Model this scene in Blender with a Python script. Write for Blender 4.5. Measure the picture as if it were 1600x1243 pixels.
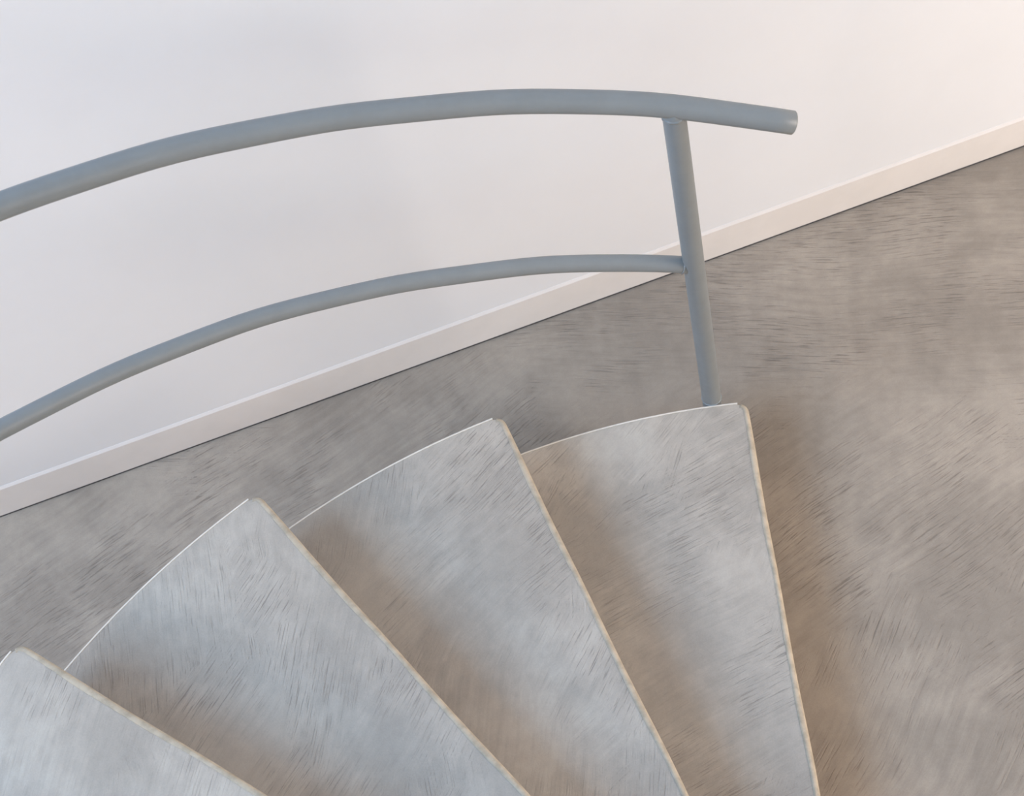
import bpy, bmesh, math, random
from mathutils import Matrix, Vector

for o in list(bpy.data.objects):
    bpy.data.objects.remove(o)
scene = bpy.context.scene
COL = scene.collection
PI = math.pi
R = math.radians
random.seed(7)

# ------------------------------------------------------------------ measured layout
TURN = R(90) - 1.79329041            # turns the stair so that the back wall runs along X
STEP = 0.307018775                   # angle between two treads
RISE = 0.18
RAD = 1.638672                       # outer radius of the treads
OFF = 0.111458                       # the nosing line passes this far beside the axis
A1 = PI / 2 + TURN                   # direction of the lowest nosing
AP = 1.54704664 + TURN               # direction of the newel post
RAIL_R = RAD + 0.02
RAIL_SLOPE = 1.07470551 * RISE / STEP
Z_TOP, Z_LOW = 1.15018289, 0.678547269
WALL_Y = 2.05912767
BASE_H = 0.113

# ------------------------------------------------------------------ camera
cam_d = bpy.data.cameras.new('camera')
cam = bpy.data.objects.new('camera', cam_d)
COL.objects.link(cam)
cam_d.sensor_fit = 'HORIZONTAL'
cam_d.sensor_width = 36
cam_d.lens = 2792.59 / 1600 * 36
cam_d.shift_y = -50 / 1600
cam_d.clip_start = 0.05
cam_rot = (Matrix.Rotation(0.170702839 + TURN, 4, 'Z') @ Matrix.Rotation(0.565245613, 4, 'X')
           @ Matrix.Rotation(-0.304061498, 4, 'Z'))
cam_pos = Matrix.Rotation(TURN, 4, 'Z') @ Vector((-0.0211946, -0.2445044, 3.4748313))
cam.matrix_world = Matrix.Translation(cam_pos) @ cam_rot
cam_d.dof.use_dof = True
cam_d.dof.focus_distance = 3.25
cam_d.dof.aperture_fstop = 8.0
scene.camera = cam

# ------------------------------------------------------------------ world, light, exposure
scene.view_settings.view_transform = 'Standard'
scene.view_settings.look = 'None'
scene.view_settings.gamma = 1
scene.view_settings.exposure = -0.02
scene.view_settings.use_curve_mapping = False
world = bpy.data.worlds.new('world')
scene.world = world
world.use_nodes = True
bg = world.node_tree.nodes['Background']
bg.inputs['Color'].default_value = (0.8, 0.9, 1.0, 1)
bg.inputs['Strength'].default_value = 0.3

def area_light(name, loc, target, sx, sy, color, power, shape='RECTANGLE'):
    d = bpy.data.lights.new(name, 'AREA')
    d.shape = shape
    d.size = sx
    if shape in ('RECTANGLE', 'ELLIPSE'):
        d.size_y = sy
    d.color = color
    d.energy = power
    o = bpy.data.objects.new(name, d)
    COL.objects.link(o)
    o.location = loc
    o.rotation_euler = (Vector(target) - Vector(loc)).to_track_quat('-Z', 'Y').to_euler()
    return o

# cool skylight high on the left, an added warm fill below it, a warm light from the right, an added weak fill behind
area_light('skylight_panel', (-3.9, 0.0, 4.8), (-0.3, 1.2, 0.4), 4.0, 3.0, (0.345, 0.635, 1.0), 325)
area_light('left_warm_fill', (-4.7, -1.3, 3.3), (-0.3, 1.2, 0.4), 3.0, 2.2, (1.0, 0.53, 0.08), 142)  # orange fill added to balance the skylight's blue, no fixture there
area_light('right_warm_light', (3.7, -0.4, 1.1), (0.0, 1.3, 0.3), 1.8, 1.5, (1.0, 0.865, 0.755), 149)  # warm light from the right, the wall there has no opening
area_light('front_fill', (0.0, -3.2, 4.2), (0.0, 2.0, 0.6), 3.0, 1.6, (1.0, 1.0, 0.7), 25)  # weak fill added to lift the back wall, no ceiling fixture

# ------------------------------------------------------------------ helpers
def tag(o, label, cat, group=None):
    o['label'] = label
    o['category'] = cat
    if group:
        o['group'] = group
    return o

def mesh_obj(name, verts, faces, mat, parent=None, smooth=False, bevel=None):
    me = bpy.data.meshes.new(name)
    me.from_pydata([tuple(v) for v in verts], [], faces)
    bm = bmesh.new()
    bm.from_mesh(me)
    bmesh.ops.remove_doubles(bm, verts=bm.verts, dist=1e-6)
    if bevel:
        bmesh.ops.bevel(bm, geom=[e for e in bm.edges], offset=bevel, segments=2, affect='EDGES', profile=0.5)
    bmesh.ops.recalc_face_normals(bm, faces=bm.faces)
    bm.to_mesh(me)
    bm.free()
    me.materials.append(mat)
    if smooth:
        for p in me.polygons:
            p.use_smooth = True
    o = bpy.data.objects.new(name, me)
    COL.objects.link(o)
    if parent:
        o.parent = parent
    return o

def box_data(x0, x1, y0, y1, z0, z1):
    v = [(x, y, z) for x in (x0, x1) for y in (y0, y1) for z in (z0, z1)]
    f = [(0, 1, 3, 2), (4, 6, 7, 5), (0, 4, 5, 1), (2, 3, 7, 6), (0, 2, 6, 4), (1, 5, 7, 3)]
    return v, f

def boxes(name, specs, mat, parent=None, bevel=None):
    V, F = [], []
    for s in specs:
        v, f = box_data(*s)
        F += [tuple(i + len(V) for i in q) for q in f]
        V += v
    return mesh_obj(name, V, F, mat, parent, bevel=bevel)

def structure(o):
    o['kind'] = 'structure'
    return o

def empty(name, loc=(0, 0, 0)):
    o = bpy.data.objects.new(name, None)
    o.empty_display_size = 0.1
    o.location = loc
    COL.objects.link(o)
    return o

def tube(name, pts, radius, mat, parent=None, segs=28, cap=True, wobble=0.0):
    """Sweep a round section along pts; ends closed with a small chamfer."""
    pts = [Vector(p) for p in pts]
    n = len(pts)
    V, F = [], []
    rings = []
    def frame(i):
        t = (pts[min(i + 1, n - 1)] - pts[max(i - 1, 0)]).normalized()
        ref = Vector((0, 0, 1)) if abs(t.z) < 0.9 else Vector((1, 0, 0))
        u = t.cross(ref).normalized()
        w = u.cross(t).normalized()
        return t, u, w
    def ring(c, u, w, r, i):
        k = len(V)
        for j in range(segs):
            a = 2 * PI * j / segs
            rr = r * (1 + wobble * math.sin(i * 0.37 + 1.3 * math.sin(a + i * 0.11)) * math.cos(2 * a + i * 0.07))
            V.append(c + u * (rr * math.cos(a)) + w * (rr * math.sin(a)))
        rings.append(k)
    ch = radius * 0.12
    t, u, w = frame(0)
    if cap:
        ring(pts[0] - t * ch, u, w, radius - ch, 0)
    for i in range(n):
        t, u, w = frame(i)
        ring(pts[i], u, w, radius, i)
    if cap:
        ring(pts[-1] + t * ch, u, w, radius - ch, n - 1)
    for a, b in zip(rings[:-1], rings[1:]):
        for j in range(segs):
            k = (j + 1) % segs
            F.append((a + j, a + k, b + k, b + j))
    if cap:
        F.append(tuple(rings[0] + j for j in range(segs)))
        F.append(tuple(rings[-1] + j for j in range(segs)))
    o = mesh_obj(name, V, F, mat, parent, smooth=True)
    for p in o.data.polygons:
        if len(p.vertices) > 4:
            p.use_smooth = False
    return o

def torus(name, center, axis, major, minor, mat, parent, lump=0.25, seg=36, ms=8):
    """A hand-made weld bead: a lumpy ring around axis."""
    axis = Vector(axis).normalized()
    ref = Vector((0, 0, 1)) if abs(axis.z) < 0.9 else Vector((1, 0, 0))
    u = axis.cross(ref).normalized()
    w = axis.cross(u)
    V, F = [], []
    for i in range(seg):
        a = 2 * PI * i / seg
        m = minor * (1 + lump * math.sin(i * 2.4) * math.cos(i * 0.9))
        d = u * math.cos(a) + w * math.sin(a)
        for j in range(ms):
            b = 2 * PI * j / ms
            V.append(Vector(center) + d * (major + m * math.cos(b)) + axis * (m * math.sin(b)))
    for i in range(seg):
        for j in range(ms):
            F.append((i * ms + j, ((i + 1) % seg) * ms + j, ((i + 1) % seg) * ms + (j + 1) % ms, i * ms + (j + 1) % ms))
    return mesh_obj(name, V, F, mat, parent, smooth=True)

# ------------------------------------------------------------------ materials
class NT:
    def __init__(self, name):
        self.m = bpy.data.materials.new(name)
        self.m.use_nodes = True
        self.t = self.m.node_tree
        self.b = self.t.nodes['Principled BSDF']
    def n(self, kind, **kw):
        x = self.t.nodes.new(kind)
        for k, v in kw.items():
            setattr(x, k, v)
        return x
    def link(self, a, b):
        self.t.links.new(a, b)
    def val(self, sock, v):
        if hasattr(v, 'is_linked') or hasattr(v, 'links'):
            self.link(v, sock)
        else:
            sock.default_value = v
    def math(self, op, a, b=None, c=None, clamp=False):
        x = self.n('ShaderNodeMath', operation=op)
        x.use_clamp = clamp
        self.val(x.inputs[0], a)
        if b is not None:
            self.val(x.inputs[1], b)
        if c is not None:
            self.val(x.inputs[2], c)
        return x.outputs[0]
    def noise(self, vec, scale, detail=3, rough=0.55, color=False, dist=0.0):
        x = self.n('ShaderNodeTexNoise')
        self.link(vec, x.inputs['Vector'])
        x.inputs['Scale'].default_value = scale
        x.inputs['Detail'].default_value = detail
        x.inputs['Roughness'].default_value = rough
        x.inputs['Distortion'].default_value = dist
        return x.outputs['Color' if color else 'Fac']
    def ramp(self, fac, lo, hi, a=0.0, b=1.0):
        x = self.n('ShaderNodeMapRange')
        x.interpolation_type = 'SMOOTHSTEP'
        self.link(fac, x.inputs['Value'])
        x.inputs['From Min'].default_value = lo
        x.inputs['From Max'].default_value = hi
        x.inputs['To Min'].default_value = a
        x.inputs['To Max'].default_value = b
        return x.outputs['Result']
    def vmath(self, op, a, b=None, scale=None):
        x = self.n('ShaderNodeVectorMath', operation=op)
        self.val(x.inputs[0], a)
        if b is not None:
            self.val(x.inputs[1], b)
        if scale is not None:
            x.inputs['Scale'].default_value = scale
        return x.outputs[0]
    def mix(self, fac, a, b, mode='MIX'):
        x = self.n('ShaderNodeMix', data_type='RGBA', blend_type=mode)
        self.val(x.inputs['Factor'], fac)
        self.val(x.inputs['A'], a if not isinstance(a, tuple) else (*a, 1))
        self.val(x.inputs['B'], b if not isinstance(b, tuple) else (*b, 1))
        return x.outputs['Result']
    def fmix(self, fac, a, b):
        x = self.n('ShaderNodeMix', data_type='FLOAT')
        self.val(x.inputs['Factor'], fac)
        self.val(x.inputs['A'], a)
        self.val(x.inputs['B'], b)
        return x.outputs['Result']
    def bump(self, height, dist, strength=1.0):
        x = self.n('ShaderNodeBump')
        x.inputs['Distance'].default_value = dist
        x.inputs['Strength'].default_value = strength
        self.link(height, x.inputs['Height'])
        self.link(x.outputs[0], self.b.inputs['Normal'])

def trowelled(name, light, mid, dark, angles, rough=0.5, per_object=True, stroke=(7, 95), depth=0.0012, patch=2.2, mark=0.42, warp=0.13, bias=None):
    """Trowelled mineral plaster: cloudy tone, curved brush strokes in several directions, fine grain."""
    q = NT(name)
    tc = q.n('ShaderNodeTexCoord')
    P = tc.outputs['Object']
    if per_object:
        oi = q.n('ShaderNodeObjectInfo')
        sh = q.n('ShaderNodeCombineXYZ')
        q.link(q.math('MULTIPLY', oi.outputs['Random'], 37.0), sh.inputs[0])
        q.link(q.math('MULTIPLY', oi.outputs['Random'], -23.0), sh.inputs[1])
        P = q.vmath('ADD', P, sh.outputs[0])
    wn = q.noise(P, 1.7, 2, 0.5, color=True)
    W = q.vmath('ADD', P, q.vmath('SCALE', q.vmath('SUBTRACT', wn, (0.5, 0.5, 0.5)), scale=warp))
    lines, broad = [], []
    for i, a in enumerate(angles):
        m = q.n('ShaderNodeMapping')
        m.inputs['Rotation'].default_value = (0, 0, -a)
        m.inputs['Location'].default_value = (3.1 * i, 1.7 * i, 0)
        q.link(W, m.inputs['Vector'])
        s1 = q.vmath('MULTIPLY', m.outputs[0], (stroke[0], stroke[1], 1))
        s2 = q.vmath('MULTIPLY', m.outputs[0], (stroke[0] * 0.35, stroke[1] * 0.22, 1))
        lines.append(q.noise(s1, 1.0, 3, 0.6))
        broad.append(q.noise(s2, 1.0, 3, 0.6))
    L, B = lines[0], broad[0]
    for i in range(1, len(angles)):
        off = q.vmath('ADD', W, (5.3 * i, -2.9 * i, 0.4 * i))
        mn = q.noise(off, patch, 3, 0.6)
        if bias:                               # the plasterer changed direction across the floor
            sp = q.n('ShaderNodeSeparateXYZ')
            q.link(P, sp.inputs[0])
            mn = q.math('ADD', mn, q.math('MULTIPLY', q.math('SUBTRACT', sp.outputs[1], bias[i - 1][0]), bias[i - 1][1]))
            mn = q.math('ADD', mn, q.math('MULTIPLY', sp.outputs[0], bias[i - 1][2]))
        msk = q.ramp(mn, 0.47, 0.55)
        L = q.fmix(msk, L, lines[i])
        B = q.fmix(msk, B, broad[i])
    cloud = q.noise(W, 3.2, 5, 0.58)
    cloud2 = q.noise(q.vmath('ADD', W, (9.0, 4.0, 0)), 1.1, 3, 0.5)
    dens = q.ramp(q.noise(q.vmath('ADD', W, (2.0, 7.0, 0)), 4.5, 3, 0.6), 0.36, 0.68)
    grain = q.noise(P, 320, 2, 0.8)
    mott = q.noise(W, 26, 6, 0.68)
    tone = q.math('ADD', q.math('MULTIPLY', cloud, 0.74), q.math('MULTIPLY', B, 0.26))
    c = q.mix(q.ramp(tone, 0.40, 0.60), mid, light)
    c = q.mix(q.ramp(cloud2, 0.42, 0.66, 0.0, 0.45), c, dark)
    cut = q.math('MULTIPLY', q.ramp(L, 0.47, 0.33), dens)
    ridge = q.math('MULTIPLY', q.ramp(L, 0.55, 0.70), dens)
    c = q.mix(q.math('MULTIPLY', cut, mark), c, tuple(v * 0.5 for v in dark))
    c = q.mix(q.math('MULTIPLY', ridge, 0.28), c, tuple(min(1, v * 1.15) for v in light))
    c = q.mix(0.24, c, q.mix(q.ramp(mott, 0.25, 0.75), (0.34, 0.34, 0.345), (0.66, 0.66, 0.655)), 'OVERLAY')
    c = q.mix(0.30, c, q.mix(grain, (0.30, 0.30, 0.30), (0.75, 0.75, 0.75)), 'OVERLAY')
    q.link(c, q.b.inputs['Base Color'])
    q.link(q.math('ADD', q.math('MULTIPLY', cloud, 0.25), rough - 0.12), q.b.inputs['Roughness'])
    q.b.inputs['Specular IOR Level'].default_value = 0.35
    hgt = q.math('ADD', q.math('SUBTRACT', q.math('MULTIPLY', ridge, 0.5), cut), q.math('MULTIPLY', grain, 0.12))
    q.bump(hgt, depth, 0.6)
    return q.m

M_TREAD = trowelled('tread_plaster', (0.555, 0.50, 0.437), (0.425, 0.382, 0.335), (0.36, 0.327, 0.29),
                    [R(-48), R(-28), R(-68)], rough=0.5, stroke=(17, 330), mark=0.55, warp=0.06, patch=3.0)
M_FLOOR = trowelled('floor_plaster', (0.425, 0.362, 0.298), (0.322, 0.274, 0.226), (0.246, 0.208, 0.172),
                    [R(16), R(44), R(-22)], rough=0.5, per_object=False, stroke=(15, 290), depth=0.0016, patch=1.6, mark=0.6, warp=0.09,
                    bias=[(0.95, -0.35, -0.10), (1.85, 0.5, 0.13)])

def plain(name, col, rough, var=0.06, scale=30, bump=0.0004, spec=0.4, bscale=120):
    q = NT(name)
    P = q.n('ShaderNodeTexCoord').outputs['Object']
    n1 = q.noise(P, scale, 4, 0.6)
    lo = tuple(v * (1 - var) for v in col)
    hi = tuple(min(1, v * (1 + var)) for v in col)
    q.link(q.mix(q.ramp(n1, 0.3, 0.7), lo, hi), q.b.inputs['Base Color'])
    q.b.inputs['Roughness'].default_value = rough
    q.b.inputs['Specular IOR Level'].default_value = spec
    q.bump(q.noise(P, bscale, 3, 0.6), bump, 0.5)
    return q.m

M_WALL = plain('wall_paint', (0.825, 0.842, 0.875), 0.75, 0.012, 3, 0.0004, 0.2, 60)
M_CEIL = plain('ceiling_paint', (0.62, 0.58, 0.54), 0.85, 0.01, 3, 0.0003, 0.2)
M_BASE = plain('baseboard_paint', (0.80, 0.77, 0.75), 0.45, 0.02, 12, 0.0003, 0.4)
M_RAIL = plain('rail_paint', (0.238, 0.263, 0.277), 0.40, 0.03, 25, 0.0006, 0.5, 110)
M_WELD = plain('weld_paint', (0.28, 0.33, 0.36), 0.35, 0.15, 150, 0.001, 0.5, 300)
M_NOSE = plain('nosing_plaster', (0.50, 0.43, 0.335), 0.65, 0.16, 45, 0.0006, 0.3, 150)
M_TRIM = plain('edge_trim_paint', (0.80, 0.75, 0.68), 0.45, 0.05, 60, 0.0003, 0.4)
M_STEEL = plain('column_paint', (0.30, 0.34, 0.36), 0.45, 0.08, 20, 0.0005, 0.4)
M_GAP = plain('shadow_gap_dark', (0.06, 0.06, 0.065), 0.8, 0.1, 60, 0.0002, 0.2)  # near-black, paints the shade of the open gap under the baseboard
M_FRAME = plain('window_frame_paint', (0.75, 0.75, 0.75), 0.4, 0.02, 20, 0.0002, 0.4)

# ------------------------------------------------------------------ the room
X0, X1, Y0, Y1, ZC = -5.0, 4.0, -3.4, WALL_Y, 6.2
structure(mesh_obj('floor', *box_data(X0 - 0.15, X1 + 0.15, Y0 - 0.15, Y1 + 0.15, -0.12, 0.0), M_FLOOR))
structure(mesh_obj('wall_back', *box_data(X0 - 0.15, X1 + 0.15, Y1, Y1 + 0.15, 0.0, ZC), M_WALL))
structure(mesh_obj('wall_front', *box_data(X0 - 0.15, X1 + 0.15, Y0 - 0.15, Y0, 0.0, ZC), M_CEIL))
structure(mesh_obj('wall_right', *box_data(X1, X1 + 0.15, Y0, Y1, 0.0, ZC), M_CEIL))
WY0, WY1, WZ0, WZ1 = 0.2, 1.8, 1.6, 3.6
structure(boxes('wall_left', [(X0 - 0.15, X0, Y0, WY0, 0, ZC), (X0 - 0.15, X0, WY1, Y1, 0, ZC),
                              (X0 - 0.15, X0, WY0, WY1, 0, WZ0), (X0 - 0.15, X0, WY0, WY1, WZ1, ZC)], M_CEIL))
structure(mesh_obj('ceiling', *box_data(X0 - 0.15, X1 + 0.15, Y0 - 0.15, Y1 + 0.15, ZC, ZC + 0.12), M_CEIL))
structure(boxes('window_1', [(X0 - 0.11, X0 - 0.05, WY0, WY0 + 0.06, WZ0, WZ1), (X0 - 0.11, X0 - 0.05, WY1 - 0.06, WY1, WZ0, WZ1),
                             (X0 - 0.11, X0 - 0.05, WY0 + 0.06, WY1 - 0.06, WZ0, WZ0 + 0.06), (X0 - 0.11, X0 - 0.05, WY0 + 0.06, WY1 - 0.06, WZ1 - 0.06, WZ1)], M_FRAME))

# baseboard of the visible wall: a board with eased top edge, above a near-black strip with the gap's shade in its colour
bb = [(0.0, 0.006), (-0.0045, 0.006), (-0.0045, BASE_H - 0.007), (-0.0008, BASE_H), (0.0, BASE_H)]
V, F = [], []
for x in (X0, X1):
    V += [(x, Y1 + y, z) for y, z in bb]
for i in range(5):
    j = (i + 1) % 5
    F.append((i, j, 5 + j, 5 + i))
F += [(0, 1, 2, 3, 4), (5, 6, 7, 8, 9)]
base = structure(mesh_obj('baseboard_back', V, F, M_BASE))
boxes('joint', [(X0, X1, Y1 - 0.0038, Y1, 0.0, 0.006)], M_GAP, base)

# ------------------------------------------------------------------ spiral staircase
N_TREAD = 10
stair = empty('spiral_staircase')
tag(stair, 'spiral staircase with grey trowelled wedge treads winding down to the floor', 'staircase')

def plan_outline(inset, arc_inset=0.0):
    """Tread outline in plan, lowest tread's own frame: nosing along +X (offset by -OFF), tread spreads counter-clockwise.
    Returns (front polyline from inside to the end of the rounded corner, arc polyline)."""
    r_out = RAD - arc_inset
    yf = -OFF + inset
    fr = 0.022
    # fillet between the nosing line y = yf and the circle r_out
    rc = r_out - fr
    cy = yf + fr
    cx = math.sqrt(rc * rc - cy * cy)
    front = []
    n = 46
    x_in = 0.10
    for i in range(n + 1):
        x = x_in + (cx - x_in) * i / n
        s = i / n
        wav = (0.0016 * math.sin(9.0 * s + 0.6) + 0.0010 * math.sin(23 * s)) * min(1, (1 - s) * 6)
        front.append((x, yf + wav))
    a_end = math.atan2(cy, cx)
    for i in range(1, 9):
        a = -PI / 2 + (a_end + PI / 2) * i / 8
        front.append((cx + fr * math.cos(a), cy + fr * math.sin(a)))
    a_stop = STEP + 0.055
    arc = []
    m = 30
    for i in range(m + 1):
        a = a_end + (a_stop - a_end) * i / m
        arc.append((r_out * math.cos(a), r_out * math.sin(a)))
    return front, arc

THICK = 0.05
def tread_mesh():
    V, F = [], []
    rings = []
    for inset, ai, z in ((0.006, 0.0025, -THICK), (0.006, 0.0025, -0.012), (0.0065, 0.0025, -0.003), (0.009, 0.003, -0.0006), (0.014, 0.0045, 0.0)):
        fr, arc = plan_outline(inset, ai)
        a_back = STEP + 0.055
        loop = fr + arc[1:] + [(0.12 * math.cos(a_back), 0.12 * math.sin(a_back))]
        k = len(V)
        V += [(x, y, z) for x, y in loop]
        rings.append((k, len(loop)))
    for (a, n), (b, _) in zip(rings[:-1], rings[1:]):
        for i in range(n):
            j = (i + 1) % n
            F.append((a + i, a + j, b + j, b + i))
    F.append(tuple(rings[0][0] + i for i in range(rings[0][1])))
    F.append(tuple(rings[-1][0] + i for i in range(rings[-1][1])))
    return V, F

def sweep_plan(path, profile, jitter=0.0, taper=True):
    """Sweep a profile (outward, z) along a plan path; outward is to the right of travel."""
    V, F = [], []
    n = len(path)
    m = len(profile)
    rnd = random.Random(3)
    for i in range(n):
        p = Vector(path[i])
        t = (Vector(path[min(i + 1, n - 1)]) - Vector(path[max(i - 1, 0)])).normalized()
        nrm = Vector((t.y, -t.x))
        for j, (o, z) in enumerate(profile):
            jj = jitter * 0.5 * (math.sin(i * 0.43) + 0.6 * math.sin(i * 1.13 + 1)) if o < -0.005 and z > -0.004 else 0
            q = p + nrm * (o + jj)
            V.append((q.x, q.y, z))
    for i in range(n - 1):
        for j in range(m):
            k = (j + 1) % m
            F.append((i * m + j, i * m + k, (i + 1) * m + k, (i + 1) * m + j))
    F.append(tuple(range(m)))
    F.append(tuple((n - 1) * m + j for j in range(m)))
    return V, F

front0, arc0 = plan_outline(0.0)
nose_prof = [(-0.012, -0.004), (-0.012, 0.0004), (-0.0075, 0.0004), (-0.004, -0.0010), (-0.0012, -0.0038), (0.0, -0.009), (0.0, -0.036), (-0.004, -0.046), (-0.012, -0.049)]
trim_prof = [(-0.0032, -0.004), (-0.0032, 0.0004), (-0.0026, 0.0010), (-0.0006, 0.0010), (0.0, 0.0004), (0.0, -0.046), (-0.007, -0.046), (-0.007, -0.004)]

first = None
for k in range(1, N_TREAD + 1):
    if first is None:
        tr = mesh_obj('tread', *tread_mesh(), M_TREAD, stair)
        no = mesh_obj('nosing', *sweep_plan(front0[:-2], nose_prof, 0.0025), M_NOSE, tr, smooth=True)
        et = mesh_obj('edge_trim', *sweep_plan(arc0, trim_prof), M_TRIM, tr)
        no['label'] = 'tan worn rounded front edge'
        et['label'] = 'thin white rim along the curved edge'
        yb = -OFF + 0.03
        ri = mesh_obj('riser', *box_data(0.10, math.sqrt((RAD - 0.012) ** 2 - yb * yb) - 0.006, yb, yb + 0.03, -RISE, -THICK), M_TREAD, tr)
        first = (tr, no, et, ri)
        cur = tr
    else:
        cur = first[0].copy()
        COL.objects.link(cur)
        cur.parent = stair
        for src in first[1:]:
            c = src.copy()
            COL.objects.link(c)
            c.parent = cur
    cur.location = (0, 0, k * RISE)
    cur.rotation_euler = (0, 0, A1 + (k - 1) * STEP)

# unseen landing slab below the camera, added to shade the floor
e0, e1 = (math.cos(A1 + N_TREAD * STEP + 0.075), math.sin(A1 + N_TREAD * STEP + 0.075)), 1.9
P = [(0.25 * e0[0], 0.25 * e0[1]), (e1 * e0[0], e1 * e0[1]), (e1 * e0[0], Y0), (X1, Y0), (X1, -0.45), (0.12, -0.45)]
n = len(P)
V = [(x, y, z) for z in (N_TREAD * RISE - 0.2, N_TREAD * RISE) for x, y in P]
structure(mesh_obj('floor_landing_added', V, [tuple(range(n)), tuple(range(n, 2 * n))] + [(i, (i + 1) % n, n + (i + 1) % n, n + i) for i in range(n)], M_FLOOR))

# centre column with collar rings and a cap
prof = [(0.0, 0.0), (0.15, 0.0), (0.15, 0.012), (0.11, 0.016), (0.11, N_TREAD * RISE + 0.14), (0.118, N_TREAD * RISE + 0.145),
        (0.118, N_TREAD * RISE + 0.17), (0.10, N_TREAD * RISE + 0.185), (0.0, N_TREAD * RISE + 0.19)]
V, F = [], []
SEG = 40
for r, z in prof:
    for j in range(SEG):
        V.append((r * math.cos(2 * PI * j / SEG), r * math.sin(2 * PI * j / SEG), z))
for i in range(len(prof) - 1):
    for j in range(SEG):
        F.append((i * SEG + j, i * SEG + (j + 1) % SEG, (i + 1) * SEG + (j + 1) % SEG, (i + 1) * SEG + j))
mesh_obj('centre_column', V, F, M_STEEL, stair)

# ------------------------------------------------------------------ railing
def rail_pt(a, z0, r=RAIL_R):
    """a = angle past the newel post"""
    w = 0.0013 * math.sin(a * 17.0) + 0.0008 * math.sin(a * 41.0 + 1)
    return Vector(((r + w) * math.cos(AP + a), (r + w) * math.sin(AP + a), z0 + RAIL_SLOPE * a))

ang_end = (N_TREAD - 1) * STEP + 0.05
base_pt = Vector((RAIL_R * math.cos(AP), RAIL_R * math.sin(AP), 0))
rail = empty('stair_railing', (base_pt.x, base_pt.y, 0.13))
tag(rail, 'blue-grey painted tubular railing with two curved rails and upright post', 'railing')
def local(p):
    return Vector(p) - rail.location
TOP_R, LOW_R, POST_R = 0.0205, 0.0164, 0.0203
a0 = -R(6.75)
n = 150
tube('top_rail', [local(rail_pt(a0 + (ang_end - a0) * i / n, Z_TOP)) for i in range(n + 1)], TOP_R, M_RAIL, rail, wobble=0.012)
tube('lower_rail', [local(rail_pt(0.004 + (ang_end - 0.004) * i / n, Z_LOW)) for i in range(n + 1)], LOW_R, M_RAIL, rail, wobble=0.012)
for pa in (0.0, 4 * STEP, 8 * STEP):
    pb = rail_pt(pa, 0.0)
    zt = Z_TOP + RAIL_SLOPE * pa
    tread_z = RISE * (1 + round(pa / STEP))
    foot = tread_z - 0.048
    post = tube('post', [local((pb.x, pb.y, foot + (zt - foot) * i / 30)) for i in range(31)], POST_R, M_RAIL, rail, wobble=0.012)
    tang = Vector((-math.sin(AP + pa), math.cos(AP + pa), 0))
    torus('weld', local((pb.x, pb.y, tread_z + 0.001)), (0, 0, 1), POST_R, 0.0013, M_WELD, post)
    torus('weld', local((pb.x, pb.y, zt - TOP_R * 0.94)), (0, 0, 1), POST_R - 0.0022, 0.0042, M_RAIL, post)
    lp = rail_pt(pa + 0.0125, Z_LOW)
    torus('weld', local(lp), tang + Vector((0, 0, RAIL_SLOPE / RAIL_R)), LOW_R - 0.0004, 0.0022, M_RAIL, post)
